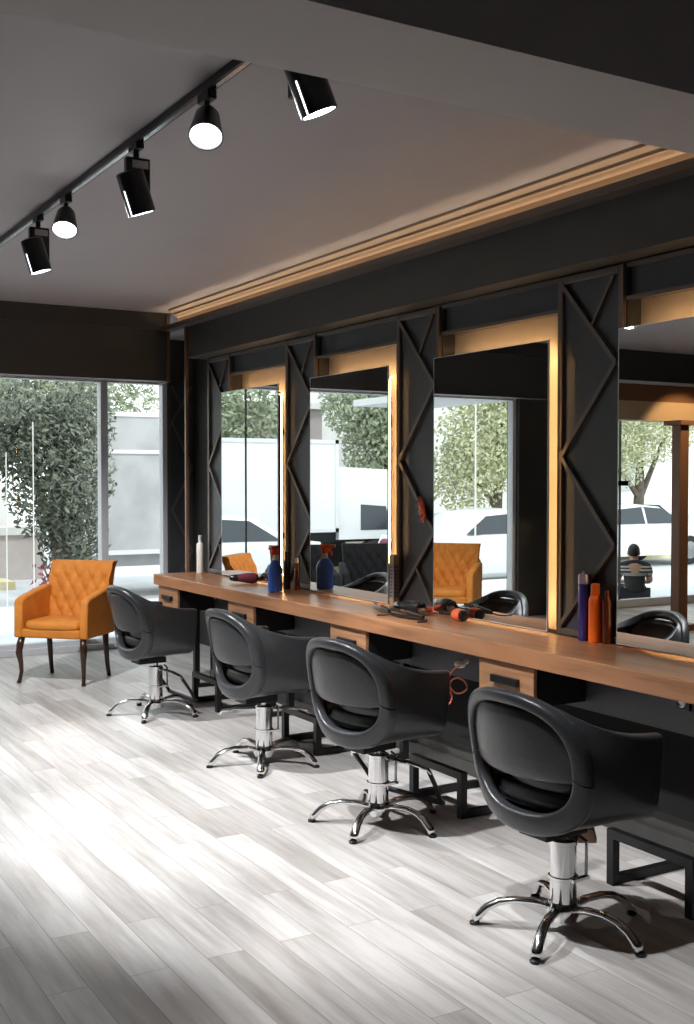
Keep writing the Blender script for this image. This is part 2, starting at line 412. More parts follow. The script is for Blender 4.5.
for k in range(3):
    o = lg if k == 0 else copy_tree(lg)
    o.location.y = 5.36+k*PIT_-(.16 if k == 2 else 0)
    tag(o, ['black square steel support under the worktop behind the second salon chair', 'black square steel support under the worktop behind the third salon chair', 'black square steel support at the far end of the worktop behind the last salon chair'][k], 'support', 'steel supports under the worktop')

def make_rest():
    root = empty('footrest_frame', (3.13, 0, 0)); t_ = .035
    MB().box(0, t_, 0, .405+t_, .185, .185+t_).build('top_bar', 'black_metal', root)
    for y in (0, .405): MB().box(0, t_, y, y+t_, 0, .185).build('leg', 'black_metal', root)
    for y in (0, .405): MB().box(t_, .42, y, y+t_, 0, t_).build('floor_bar', 'black_metal', root)
    MB().box(.42, .42+t_, 0, .405+t_, 0, t_).build('back_bar', 'black_metal', root)
    return root
fr_ = make_rest()
for k in range(4):
    o = fr_ if k == 0 else copy_tree(fr_)
    o.location.y = 2.86+k*PIT_
    tag(o, 'black steel footrest frame on the floor '+['right of the front salon chair', 'between the front and second salon chairs', 'between the second and third salon chairs', 'between the third and last salon chairs'][k], 'footrest', 'steel footrest frames under the worktop')

# sockets
for k, (y, lab) in enumerate(((3.25, 'round black wall socket under the worktop at the right edge'), (5.95, 'round black wall socket under the worktop between the second and third chairs'), (7.93, 'round black wall socket under the worktop near its far end'))):
    so = MB().box(3.488, 3.5, y-.04, y+.04, .66, .74).build('wall_socket', 'black_plastic'); bevel(so, .004)
    MB().lathe([(.026, 0), (.028, .006), (.022, .01), (.020, .004)], (3.488, y, .70), 20, (-1, 0, 0)).build('socket_ring', 'dark_chrome', so, True)
    tag(so, lab, 'socket', 'sockets under the worktop')
# plug with pink cord
pl = MB().ell((3.455, 4.73, .640), .022, .04, .018).build('power_plug', 'white_plastic', None, True)
MB().cyl((3.455, 4.73, .640), (3.503, 4.72, .655), .012).build('plug_neck', 'white_plastic', pl, True)
tag(pl, 'white power plug in the apron panel under the worktop', 'plug')
ctl = [Vector(v) for v in [(3.43, 4.693, 0.64), (3.431, 4.747, 0.617), (3.432, 4.788, 0.574), (3.433, 4.789, 0.526), (3.434, 4.75, 0.496), (3.435, 4.691, 0.5), (3.436, 4.64, 0.534), (3.437, 4.668, 0.566), (3.438, 4.73, 0.572), (3.439, 4.784, 0.547), (3.44, 4.799, 0.503), (3.441, 4.778, 0.464), (3.442, 4.797, 0.43), (3.443, 4.843, 0.411), (3.444, 4.886, 0.414)]]
pts = []
for i in range(len(ctl)-1):
    a, b, c, d = ctl[max(i-1, 0)], ctl[i], ctl[i+1], ctl[min(i+2, len(ctl)-1)]
    for k in range(5):
        t = k/5; pts.append(.5*((2*b)+(c-a)*t+(2*a-5*b+4*c-d)*t*t+(3*b-a-3*c+d)*t**3))
pts.append(ctl[-1])
cd = MB().tube(pts, .0045, 8).build('coiled_cord', 'cord_pink', None, True)
tag(cd, 'pinkish red looped cord hanging from the white plug', 'cord')

# ------------------------------------------------------------------ salon chair
CW, CZ, CH = .285, .638, .252            # half width, centre height, half height of the oval back
def bend(l, z): return -.265-.19*(z-.62)+.085*(l/.29)**2
def spow(v, e): return math.copysign(abs(v)**e, v)
def oval_pt(th, w=CW, zc=CZ, h=CH, e=.80):
    return w*spow(math.cos(th), e), zc+h*spow(math.sin(th), e)
ZTOPARM = .735
def inner_pt(th):
    # inner contour of the back ring: narrower rim at top, broader at the bottom
    return oval_pt(th, .236, .654, .188, .78)
def make_salon_chair():
    root = empty('salon_chair')
    # ring: closed loop, rounded section between outer and inner contour; split at the side seam
    def ring(a0, a1):
        def f(u, v):
            th = a0+(a1-a0)*u
            ol, oz = oval_pt(th); il, iz = inner_pt(th)
            q = 2*PI*v
            k = .5-.5*spow(math.cos(q), .7); dpt = .032*spow(math.sin(q), .7)
            l = ol+(il-ol)*k; z = oz+(iz-oz)*k
            return Vector((bend(l, z)+.028-dpt*(1 if dpt > 0 else .9), l, z))
        return f
    g0 = R(-6)
    def build_ring(nm, a0, a1):
        b = MB(); fn = ring(a0, a1); nu, nv = 41, 20
        V = [[b.b.verts.new(fn(i/(nu-1), j/nv)) for j in range(nv)] for i in range(nu)]
        for i in range(nu-1):
            for j in range(nv): b.b.faces.new((V[i][j], V[i+1][j], V[i+1][(j+1) % nv], V[i][(j+1) % nv]))
        b.b.faces.new(V[0]); b.b.faces.new(V[-1][::-1])
        return b.build(nm, 'black_leather', root, True)
    up_ = build_ring('upper_back_frame', g0+.008, PI-g0-.008)
    build_ring('lower_back_frame', PI-g0+.008, 2*PI+g0-.008)
    # inset back panel filling the upper part of the oval
    zb = .600
    def pan(u, v):
        z = zb+(.835-zb)*v
        t = max(-1, min(1, (z-.654)/.188)); hw = .236*max(0.0, 1-abs(t)**(1/.78*1.0*2/2*1))**.5 if False else .238*max(.0, 1-abs(t)**2.56)**(1/2.56)
        hw = max(hw, .02); l = (2*u-1)*hw
        puff = .016*(1-(2*u-1)**4)*(1-(2*v-1)**4)
        return Vector((bend(l, z)+.045-puff, l, z-.012*(1-(2*u-1)**2)*(1-v)))
    p_ = MB().grid(pan, 33, 15).build('back_cushion', 'black_leather', root, 'all')
    sd = p_.modifiers.new('solid', 'SOLIDIFY'); sd.thickness = .045; sd.offset = 0
    subsurf(p_, 1)
    # tub: the oval swept forward into two arms and a rounded underside
    th0 = R(62)
    def tub(u, v):
        w = 2*v-1                      # -1 left arm top .. 0 underside .. 1 right arm top
        th = -PI/2+w*(PI/2+th0)
        l0, z0 = oval_pt(th, CW-.027, CZ, CH-.027); x0 = bend(l0, z0)+.045
        # front section: U shape
        a = min(1, abs(w)*1.55)
        if abs(w) < .645:
            q = abs(w)/.645*PI/2; lf = .272*math.sin(q)**.62; zf = .50-.06*max(0, math.cos(q))**.7
        else:
            q = (abs(w)-.645)/.355; lf = .272+.006*q; zf = .50+(ZTOPARM-.50)*q
        lf = math.copysign(lf, w)
        if w == 0: lf = 0
        xf = .175-.02*(1-sstep(.5, .9, abs(w)))+.0*zf
        sl = 1-(1-u)**2.6; sz = 1-(1-u)**1.45
        dip = .012*math.sin(PI*min(1, u*1.1))*sstep(.7, 1, abs(w))
        return Vector((x0+(xf-x0)*u, l0+(lf-l0)*sl, z0+(zf-z0)*sz-dip))
    o = MB().grid(tub, 22, 61).build('tub_shell', 'black_leather', root, 'all')
    sd = o.modifiers.new('solid', 'SOLIDIFY'); sd.thickness = .048; sd.offset = 0; sd.use_even_offset = False
    subsurf(o, 2)
    # seat cushion
    def cush(u, v):
        t = 2*PI*u; e = .62; c_, s_ = math.cos(t), math.sin(t)
        rr = [(.0, .455), (.72, .455), (.93, .465), (1.0, .495), (.97, .530), (.80, .552), (.4, .56), (.0, .56)]
        k = v*(len(rr)-1); i = min(int(k), len(rr)-2); fr = k-i
        r0 = rr[i][0]+(rr[i+1][0]-rr[i][0])*fr; z = rr[i][1]+(rr[i+1][1]-rr[i][1])*fr
        return Vector((.015+.195*r0*spow(c_, e), .232*r0*spow(s_, e), z))
    MB().grid(cush, 40, 22, True).build('seat', 'black_leather', root, 'all')
    # rounded inner back bolster seen through the opening
    MB().ell((-.115, -.02, .575), .05, .17, .085, 20).build('back_bolster', 'black_leather', root, 'all')
    bevel(MB().box(-.15, .05, -.07, .07, .356, .395).build('mounting_plate', 'black_metal', root), .004)
    MB().lathe([(.018, .31), (.018, .357)], n=16).build('piston', 'chrome', root, True)
    MB().lathe([(.046, .070), (.048, .075), (.0475, .10), (.047, .31), (.050, .312), (.050, .325), (.044, .33), (.018, .331)], n=32).build('column', 'chrome', root, True)
    MB().lathe([(.050, .185), (.053, .187), (.053, .197), (.050, .199)], n=32).box(-.012, .070, -.062, -.042, .187, .197).build('column_clamp', 'chrome', root, True)
    MB().tube([(.06, -.053, .19), (.062, -.052, .32), (.05, -.03, .335)], .006, 8).build('pump_lever', 'dark_chrome', root, True)
    MB().lathe([(.02, .035), (.05, .042), (.058, .06), (.060, .085), (.050, .105), (.02, .108)], n=28).build('hub', 'chrome', root, True)
    for k in range(5):
        a = R(ANG0+72*k); d = Vector((math.cos(a), math.sin(a), 0))
        P = [d*.03+Vector((0, 0, .078)), d*.10+Vector((0, 0, .095)), d*.17+Vector((0, 0, .098)), d*.225+Vector((0, 0, .088)), d*.268+Vector((0, 0, .064)), d*.296+Vector((0, 0, .035)), d*.312+Vector((0, 0, .018))]
        l_ = MB().tube(P, [.020, .018, .0175, .018, .020, .022, .021], 12, .72).build('leg', 'chrome', root, 'all')
        MB().lathe([(.017, 0), (.019, .003), (.018, .010), (.012, .014)], d*.312, 16).build('glider', 'black_plastic', l_, True)
    return root
def add_footrest(root, rz, short=False):
    fb = MB().tube([(.085, -.25, .262), (.075, -.24, .283), (.055, -.16, .30), (.045, 0, .303), (.055, .16, .30), (.075, .24, .283), (.085, .25, .262)], [.012, .014, .015, .015, .015, .014, .012], 10, .6).build('footrest_arm', 'chrome', root, True)
    if short:
        fb.rotation_euler.z = R(rz); return
    for sg in (-1, 1): MB().tube([(.08, sg*.24, .275), (.15, sg*.225, .18), (.20, sg*.21, .10)], .011, 10).build('footrest_strut', 'black_metal', fb, True)
    MB().tube([(.20, -.225, .10), (.20, .225, .10)], .013, 10).build('foot_bar', 'black_metal', fb, True)
    fb.rotation_euler.z = R(rz)
def add_pad(root):
    q = MB().prism([(-.05, -.04), (.05, -.03), (.04, .05), (-.04, .05)], -.012, .012, 'Y').build('foot_pad', 'brown_plate', root)
    q.location = (.30, .19, .235); q.rotation_euler = (R(35), 0, R(-50)); bevel(q, .004)
    MB().tube([(.05, .0, .30), (.2, .12, .29), (.30, .19, .27)], .011, 8).build('pad_arm', 'black_metal', root, True)
ANG0 = -152
ch = make_salon_chair()
spots = [(2.672, 3.035, 4, 0), (2.765, 4.42, 9, 0), (2.80, 5.69, 2, 30), (2.76, 7.28, 3, 24)]
clab = ['black leather salon chair nearest the camera, front of the row', 'black leather salon chair second from the camera, back to the viewer',
        'black leather salon chair third from the camera', 'black leather salon chair farthest from the camera, beside the orange armchair']
for k, (x, y, a, ba) in enumerate(spots):
    o = ch if k == 0 else copy_tree(ch)
    if k == 3: add_pad(ch)
    o.location = (x, y, 0); o.rotation_euler.z = R(a)
    if k: add_footrest(o, (0, 5, 60, 0)[k], k == 2)
    if ba:
        for c_ in [z for z in C.objects if z.parent == o and z.name.split('.')[0] in ('leg',)]: c_.rotation_euler.z = R(ba)
    tag(o, clab[k], 'chair', 'black salon chairs along the worktop')

# ------------------------------------------------------------------ orange armchairs
def make_armchair(VM='orange_velvet', nm='orange_armchair'):
    root = empty(nm)     # faces -Y locally; x sideways
    hw = .30
    s_ = bevel(MB().box(-.25, .25, -.262, .20, .36, .43).build('seat_frame', VM, root), .015, 3)
    def cu(u, v):
        t = 2*PI*u; c_, n_ = math.cos(t), math.sin(t); e = .35
        rr = [(0, .425), (.96, .425), (1, .44), (1, .465), (.95, .488), (.6, .50), (0, .505)]
        k = v*(len(rr)-1); i = min(int(k), len(rr)-2); fr = k-i
        r0 = rr[i][0]+(rr[i+1][0]-rr[i][0])*fr; z = rr[i][1]+(rr[i+1][1]-rr[i][1])*fr
        return Vector((.243*r0*math.copysign(abs(c_)**e, c_), -.045+.225*r0*math.copysign(abs(n_)**e, n_), z))
    MB().grid(cu, 48, 19, True).build('seat_cushion', VM, root, 'all')
    # back: curved slab with tufts on its front, top rolled backwards
    def back(side):
        def f(u, v):
            x = (u-.5)*.51*(1+.08*v); z = .40+.53*v
            y = .20+.10*v+.05*max(0, v-.8)*5*max(0, v-.8)*4
            y += -.0*abs(x)
            if side:
                # diamond tufting
                ph = (u*5)%1; k = 0
                for r_ in range(5):
                    for c_ in range(6):
                        cu_ = (c_+(.5 if r_ % 2 else 0))/5; cv = .22+r_*.165
                        d2 = ((u-cu_)*.62)**2+((v-cv)*.55)**2
                        k += math.exp(-d2/.0011)
                g1 = abs(((u*5+(v-.22)/.33) % 1)-.5)*2; g2 = abs(((u*5-(v-.22)/.33) % 1)-.5)*2
                puff = (1-g1**3)*(1-g2**3)
                return Vector((x, y-.035-.013*puff+.013*min(k, 1), z))
            return Vector((x, y+.045, z))
        return f
    o = MB()
    nu, nv = 61, 45
    F = [[o.b.verts.new(back(1)(i/(nu-1), j/(nv-1))) for j in range(nv)] for i in range(nu)]
    Bk = [[o.b.verts.new(back(0)(i/(nu-1), j/(nv-1))) for j in range(nv)] for i in range(nu)]
    for i in range(nu-1):
        for j in range(nv-1):
            o.b.faces.new((F[i][j], F[i+1][j], F[i+1][j+1], F[i][j+1])); o.b.faces.new((Bk[i][j], Bk[i][j+1], Bk[i+1][j+1], Bk[i+1][j]))
    for i in range(nu-1):
        o.b.faces.new((F[i][0], Bk[i][0], Bk[i+1][0], F[i+1][0])); o.b.faces.new((F[i][nv-1], F[i+1][nv-1], Bk[i+1][nv-1], Bk[i][nv-1]))
    for j in range(nv-1):
        o.b.faces.new((F[0][j], F[0][j+1], Bk[0][j+1], Bk[0][j])); o.b.faces.new((F[-1][j], Bk[-1][j], Bk[-1][j+1], F[-1][j+1]))
    bo = o.build('backrest', VM, root, True); bevel(bo, .012, 3)
    bt = MB()
    for r_ in range(5):
        for c_ in range(6):
            cu_ = (c_+(.5 if r_ % 2 else 0))/5; cv = .22+r_*.165
            if .03 < cu_ < .97 and cv < .93:
                p_ = back(1)(cu_, cv); bt.ell(p_+Vector((0, -.002, 0)), .008, .006, .008, 8)
    b_ = bt.build('tuft_buttons', VM, bo, True); b_['kind'] = 'stuff'
    # arms: slab outline in Y/Z
    for sx in (-1, 1):
        poly = [(-.26, .36), (.24, .36), (.27, .74), (.18, .74), (.02, .715), (-.20, .675), (-.24, .66), (-.255, .63)]
        a0, a1 = (-.315, -.245) if sx < 0 else (.245, .315)
        bevel(MB().prism(poly, a0, a1, 'X').build('armrest', VM, root, True), .016, 3)
        # legs
        P = [(sx*.262, -.222, .362), (sx*.272, -.238, .30), (sx*.276, -.246, .24), (sx*.268, -.232, .16), (sx*.266, -.226, .09), (sx*.272, -.240, .03), (sx*.278, -.252, 0)]
        MB().tube(P, [.026, .028, .026, .019, .016, .015, .018], 12, up=(0, 1, 0)).build('leg', 'leg_wood', root, 'all')
        P = [(sx*.25, .19, .362), (sx*.25, .20, .25), (sx*.252, .222, .10), (sx*.255, .245, 0)]
        MB().tube(P, [.024, .022, .018, .017], 12, up=(0, 1, 0)).build('leg', 'leg_wood', root, 'all')
    return root
ac = make_armchair(); ac.location = (2.62, 8.90, 0); ac.rotation_euler.z = R(-44)
tag(ac, 'orange velvet armchair with dark curved wooden legs by the shop window', 'armchair', None)
a2 = copy_tree(ac); a2.location = (.36, 9.40, 0); a2.rotation_euler.z = R(48)
for (x, y, a, lab) in ((1.05, 9.75, 25, 'black waiting armchair seen in the mirror with the white truck'), (1.78, 9.85, 15, 'black waiting armchair seen in the mirror closest to the window')):
    bk_ = make_armchair('black_fabric', 'waiting_armchair') if x < 1.5 else copy_tree(bk_)
    bk_.location = (x, y, 0); bk_.rotation_euler.z = R(a); tag(bk_, lab, 'armchair', 'black waiting armchairs')
tag(a2, 'orange tufted armchair seen only in the mirror that reflects the parked cars', 'armchair')

# ------------------------------------------------------------------ track lights
tr_ = MB().box(1.543, 1.577, 2.70, 7.7, ZC-.03, ZC-.001).build('ceiling_track', 'black_metal')
MB().box(1.551, 1.569, 2.72, 7.68, ZC-.032, ZC-.0295).build('track_slot', 'dark_chrome', tr_)
tag(tr_, 'black lighting track running along the ceiling', 'track')
def aimq(v): return Vector((0, 0, -1)).rotation_difference(Vector(v).normalized())
def lampspot(root, loc, aim, power, size, blend=.5, col=(.95, .97, 1), rad=.035):
    L = bpy.data.lights.new('spot_light', 'SPOT'); L.energy = power; L.spot_size = R(size); L.spot_blend = blend; L.color = col; L.shadow_soft_size = rad
    o = bpy.data.objects.new('spot_light', L); C.objects.link(o); o.parent = root; o.location = loc
    o.rotation_mode = 'QUATERNION'; o.rotation_quaternion = aimq(aim)
    return o
def box_lamp(y, aim, lab, power, size, up_=0):
    root = empty('track_spotlight', (1.56, y, ZC-.032))
    MB().box(-.016, .016, -.045, .045, -.022, 0).cyl((0, 0, -.02), (0, 0, -.05), .012).build('track_adapter', 'black_metal', root)
    dv = bevel(MB().box(-.045, .055, -.012, .02, -.225, -.05).build('driver_box', 'black_plastic', root), .005)
    MB().box(-.02, .045, -.0135, -.012, -.092, -.062).build('rating_label', 'clear_cap', dv)
    d = Vector(aim).normalized(); c0 = Vector((-.055, -.07, -.125))+Vector((0, 0, up_))
    body = MB(); body.lathe([(.045, 0), (.054, .006), (.055, .155), (.055, .167), (.049, .167), (.049, .162)], c0, 28, d).build('lamp_head', 'black_plastic', root, True)
    ln = MB().lathe([(.048, 0), (.048, .004)], c0+d*.161, 28, d).build('lens', 'lens', root, True)
    sd = d.cross(Vector((0, 0, 1))).normalized(); up = sd.cross(d)
    # lit slot along the side of the head
    v = Vector((-.95, -.35, 0)); v = (v-d*v.dot(d)).normalized()
    MB().bar(c0+d*.07+v*.0555, c0+d*.166+v*.0555, .005, .002, v).build('light_slot', 'lens_soft', root)
    lampspot(root, c0+d*.18, d, power, size)
    tag(root, lab, 'spotlight', 'track spotlights')
    return root
def round_lamp(y, aim, lab, power, size):
    root = empty('track_spotlight', (1.56, y, ZC-.032))
    MB().box(-.016, .016, -.045, .045, -.03, 0).cyl((0, 0, -.03), (0, 0, -.065), .010).build('track_adapter', 'black_metal', root)
    d = Vector(aim).normalized(); c0 = Vector((0, 0, -.085))-d*.02
    MB().lathe([(.010, -.02), (.030, -.012), (.042, .01), (.048, .05), (.058, .10), (.060, .115), (.054, .115), (.050, .10)], c0, 28, d).build('lamp_head', 'black_plastic', root, True)
    MB().lathe([(.0525, .095), (.0525, .100), (.045, .117), (.03, .127), (.005, .130)], c0, 28, d).build('lens', 'lens', root, True)
    lampspot(root, c0+d*.14, d, power, size)
    tag(root, lab, 'spotlight', 'track spotlights')
    return root
box_lamp(2.90, (.40, -.05, -1), 'black cylinder spotlight hanging alone right of the track end', 200, 62, -.004)
round_lamp(3.60, (-.30, -.55, -.95), 'glowing round spotlight nearest the camera on the track', 24, 120)
box_lamp(4.30, (.36, .06, -1), 'black cylinder spotlight with driver box in the middle of the track', 340, 72)
round_lamp(5.25, (-.25, -.55, -.95), 'smaller glowing round spotlight near the left edge', 40, 120)
box_lamp(5.73, (.30, -.02, -1), 'black cylinder spotlight farthest along the track at the left edge', 350, 76)
box_lamp(7.3, (.18, .42, -1), 'black cylinder spotlight at the far end of the track, out of view', 330, 110)

# warm cove strip along the bulkhead edge
cv = MB().box(3.400, 3.412, 2.62, 8.66, 2.8085, 2.812).build('cove_light_strip', 'led_cove')
MB().box(3.362, 3.45, 2.6, 8.70, 2.800, 2.808).box(3.362, 3.368, 2.6, 8.70, 2.808, 2.836).build('strip_channel', 'rail_metal', cv)
tag(cv, 'thin warm light strip on the ledge below the tan cornice', 'strip light')
# warm light of the entrance zone (a small ceiling downlight)
dl = empty('ceiling_downlight', (-2.2, 7.7, ZC-.001))
MB().lathe([(.07, -.02), (.075, 0), (.06, 0)], (0, 0, 0), 24).build('rim', 'alu', dl, True)
MB().lathe([(.055, -.024), (.055, -.020)], (0, 0, 0), 24).build('lens', 'lens_soft', dl, True)
lampspot(dl, (0, 0, -.04), (0, .62, -.78), 110, 64, .3, (1, .68, .38), .05)
tag(dl, 'small warm ceiling downlight before the entrance header', 'downlight')

# ------------------------------------------------------------------ things on the worktop
ZT = .86
def bottle_label(o, *a, **k): return tag(o, *a, **k)
wb = MB().lathe([(.026, 0), (.028, .004), (.028, .225), (.024, .238), (.014, .243), (.014, .268), (.012, .27)], (3.50, 8.245, ZT)).build('white_bottle', 'cream_bottle', None, True)
MB().lathe([(.0145, .0), (.0145, .035), (.012, .037)], (3.50, 8.245, ZT+.262)).build('cap', 'clear_cap', wb, True)
tag(wb, 'slim white bottle at the far end of the worktop', 'bottle')
# spray bottle
sb = empty('spray_bottle', (3.345, 6.63, ZT), R(35)); sb.scale = (1.22, 1.22, 1.02)
def oval(prof, name, m, par, sx=1., sy=.7, loc=(0, 0, 0)):
    o = MB().lathe(prof).build(name, m, par, True); o.scale = (sx, sy, 1); o.location = loc; return o
oval([(.030, 0), (.046, .004), (.048, .03), (.046, .10), (.050, .135), (.044, .165), (.026, .195), (.017, .205)], 'bottle_body', 'blue_liquid', sb, 1, .75)
MB().lathe([(.017, .205), (.015, .235), (.017, .24)]).build('neck', 'white_plastic', sb, True)
bd = MB().lathe([(.020, .238), (.021, .265), (.015, .268)]).box(-.045, .03, -.012, .012, .268, .298, .006).box(-.058, -.045, -.009, .009, .275, .292).build('spray_head', 'red_plastic', sb, True)
MB().tube([(-.02, 0, .268), (-.035, 0, .25), (-.038, 0, .225)], .006, 8).build('trigger', 'red_plastic', bd, True)
tag(sb, 'blue spray bottle with red trigger head on the worktop', 'spray bottle')
# dark bottles beside it
def dark_bottle(x, y, r_, h_, cap, lab, mt='bottle_and_reflection'):
    b_ = MB().lathe([(r_*.9, 0), (r_, .005), (r_, h_*.72), (r_*.5, h_*.82), (r_*.45, h_*.9)], (x, y, ZT)).build('dark_bottle', mt, None, True)
    MB().lathe([(r_*.6, h_*.86), (r_*.6, h_), (r_*.5, h_+.004)], (x, y, ZT)).build('cap', cap, b_, True)
    return tag(b_, lab, 'bottle', 'dark bottles beside the spray bottle')
dark_bottle(3.50, 6.76, .024, .25, 'black_plastic', 'dark glass bottle with black cap just right of the spray bottle', 'black_plastic')
dark_bottle(3.53, 6.67, .020, .21, 'clear_cap', 'dark slim bottle with pale cap, rightmost beside the spray bottle')
# hair dryer, maroon, lying
def dryer(name, loc, rz, m1, m2, m3, lab, nozzle=True, sc=1.):
    r0 = empty(name, loc, rz); r0.scale = (sc, sc, sc)
    MB().lathe([(.026, -.095), (.040, -.085), (.044, -.05), (.042, 0), (.034, .05), (.030, .075)], (0, 0, .046), 24, (1, 0, 0)).build('barrel', m1, r0, True)
    MB().lathe([(.022, -.100), (.036, -.094)], (0, 0, .046), 24, (1, 0, 0)).build('rear_grille', 'dark_chrome', r0, True)
    MB().lathe([(.031, .07), (.030, .09), (.024, .13), (.016, .14)], (0, 0, .046), 24, (1, 0, 0)).build('nozzle', m3, r0, True)
    MB().tube([(-.04, -.02, .04), (-.045, -.08, .028), (-.04, -.15, .022), (-.03, -.19, .02)], [.022, .020, .018, .016], 14).build('handle', m2, r0, True)
    return tag(r0, lab, 'hair dryer')
dryer('hair_dryer', (3.44, 7.27, ZT), R(150), 'maroon', 'pinkish', 'black_plastic', 'maroon hair dryer lying left of the blue spray bottle', sc=.85)
dryer('hair_dryer', (3.42, 5.13, ZT), R(100), 'black_plastic', 'red_plastic', 'dark_chrome', 'black and red hair dryer lying before the mirror that shows the cars', sc=.9)
# flat irons
def iron(loc, rz, mtl, lab):
    r0 = empty('flat_iron', loc, rz)
    for s_, nm in ((1, 'upper_arm'), (-1, 'lower_arm')):
        MB().tube([(-.13, 0, .016+s_*.004), (-.02, 0, .018+s_*.010), (.05, 0, .02+s_*.014), (.14, 0, .022+s_*.013)], [.010, .014, .014, .011], 10, .7).build(nm, 'black_plastic', r0, True)
    MB().tube([(.0, 0, .03), (.05, 0, .037)], .0150, 12, .6).build('grip_sleeve', mtl, r0, True)
    MB().tube([(-.13, 0, .014), (-.17, .01, .007), (-.20, .04, .005), (-.19, .09, .005)], .004, 8).build('power_cord', 'black_plastic', r0, True)
    return tag(r0, lab, 'flat iron', 'flat irons on the worktop')
iron((3.34, 5.30, ZT+.004), R(75), 'red_plastic', 'black flat iron with red sleeve lying left of the black hair dryer')
iron((3.30, 4.98, ZT+.004), R(95), 'dark_chrome', 'black flat iron lying close to the foot of the mirror')
rb = MB().lathe([(.004, 0), (.026, .004), (.030, .03), (.030, .07), (.024, .095), (.011, .10), (.009, .20), (.012, .22)], (0, 0, 0), 20, (0, 1, 0)).build('round_brush', 'black_plastic', None, True, (3.48, 4.72, ZT+.031))
MB().lathe([(.031, .02), (.0315, .03), (.0315, .07), (.031, .08)], (0, 0, 0), 20, (0, 1, 0)).build('bristle_barrel', 'red_plastic', rb, True)
tag(rb, 'round black hairbrush with red barrel, rightmost of the tools on the worktop', 'brush')
# tall tan tin with printed letters
tt = bevel(MB().box(3.545, 3.585, 5.505, 5.555, ZT, ZT+.30).build('tall_tin', 'tan_label'), .006, 3)
lb = MB().box(3.5435, 3.545, 5.508, 5.552, ZT+.05, ZT+.25)
lb.box(3.548, 3.582, 5.5035, 5.505, ZT+.05, ZT+.25)
lb = lb.build('label', 'grey_label', tt)
st = MB()
for i in range(9):
    z0 = ZT+.058+i*.021
    st.box(3.5425, 3.5435, 5.515, 5.545, z0, z0+.004); st.box(3.5425, 3.5435, 5.515, 5.520, z0, z0+.013)
    if i % 2: st.box(3.5425, 3.5435, 5.54, 5.545, z0, z0+.013)
    st.box(3.552, 3.578, 5.5025, 5.5035, z0, z0+.004); st.box(3.552, 3.557, 5.5025, 5.5035, z0, z0+.013)
st.build('print', 'black_plastic', lb)
tag(tt, 'tall tan tin with grey printed label standing left of the flat irons', 'tin')
# cans
pc = MB().lathe([(.024, 0), (.027, .004), (.027, .262), (.024, .27), (.018, .272)], (3.555, 3.905, ZT)).build('spray_can', 'purple_can', None, True)
MB().lathe([(.0275, .262), (.0275, .300), (.024, .305), (.012, .306), (.011, .318), (.010, .319)], (3.555, 3.905, ZT)).build('cap', 'lilac_cap', pc, True)
tag(pc, 'purple spray can with lilac cap next to the orange bottle', 'spray can')
oc = MB().lathe([(.027, 0), (.0305, .004), (.0305, .188), (.027, .205), (.021, .213)], (3.555, 3.832, ZT)).build('orange_bottle', 'orange_plastic', None, True)
MB().lathe([(.0215, .212), (.0195, .262), (.017, .268)], (3.555, 3.832, ZT)).build('cap', 'orange_plastic', oc, True)
tag(oc, 'bright orange bottle on the worktop beside the nearest mirror', 'bottle')
bb = MB().lathe([(.020, 0), (.022, .004), (.022, .19), (.012, .21), (.012, .24)], (3.57, 3.772, ZT)).build('bottle_and_reflection', 'bottle_and_reflection', None, True)  # bottle-shaped stand-in for the orange bottle's reflection on the panel rail
tag(bb, 'dark reddish brown painted reflection right of the bright orange bottle', 'bottle')
# red clip hanging on the moulding
rc = empty('hair_clip', (3.572, 5.255, 1.43))
MB().ell((0, 0, 0), .014, .032, .078, 16).build('clip_body', 'red_plastic', rc, True)
for i in range(6): MB().bar((-.013, -.026+.004*i, -.06+.024*i), (-.013, .022+.002*i, -.066+.024*i), .006, .005, (1, 0, 0)).build('tooth', 'leg_wood' if i % 2 else 'pinkish', rc)
rc.rotation_euler = (R(-14), 0, 0)
tag(rc, 'red and brown claw clip hanging on the zigzag moulding', 'hair clip')

# ------------------------------------------------------------------ outside
tag(MB().box(-30, 25, YB+.15, 15.2, -.30, -.10).build('pavement', 'pavement'), 'pale paved sidewalk outside the shop window', 'pavement', kind='structure')
tag(MB().box(-30, 25, 15.2, 15.45, -.30, -.12).build('kerb', 'concrete'), 'grey kerb at the edge of the sidewalk', 'kerb', kind='structure')
tag(MB().box(-40, 35, 12, 48, -.42, -.30).build('street', 'asphalt'), 'pale asphalt street', 'street', kind='structure')
tag(MB().box(-30, 4.9, 19.6, 20.4, -.30, -.16).build('far_kerb', 'yellow_kerb'), 'yellowish kerb along the far side of the street', 'kerb', kind='structure')
lw = MB().box(-14, 5.9, 21.5, 21.9, -.3, .55).build('garden_wall', 'pink_wall')
MB().box(-14, 5.95, 21.42, 21.98, .55, .70).build('coping', 'concrete', lw)
tag(lw, 'low pinkish concrete wall across the street', 'wall')
pw = MB().box(3.5, 5.5, 22.6, 22.9, -.3, 1.45).build('boundary_wall', 'pale_wall'); tag(pw, 'pale rendered wall piece behind the low pinkish wall', 'wall')
mb = MB().box(-8.0, -3.0, 27, 33, -.3, 3.5).build('flat_roofed_building', 'mauve_wall')
MB().box(-8.2, -2.8, 26.8, 33.2, 3.5, 3.65).build('roof_edge', 'concrete', mb)
for x in (-7.2, -5.6, -4.0): MB().box(x, x+.9, 26.95, 27, 1.2, 2.6).build('window', 'car_glass', mb)
tag(mb, 'mauve flat-roofed building behind the white truck, seen in mirrors', 'building')
pb = MB().box(-24, -11, 30, 36, -.3, 7).build('apartment_building', 'pale_wall')
for x in range(5):
    for z in range(2): MB().box(-23+x*2.5, -21.8+x*2.5, 29.95, 30, 1.2+z*2.9, 2.8+z*2.9).build('window', 'pale_glass', pb)
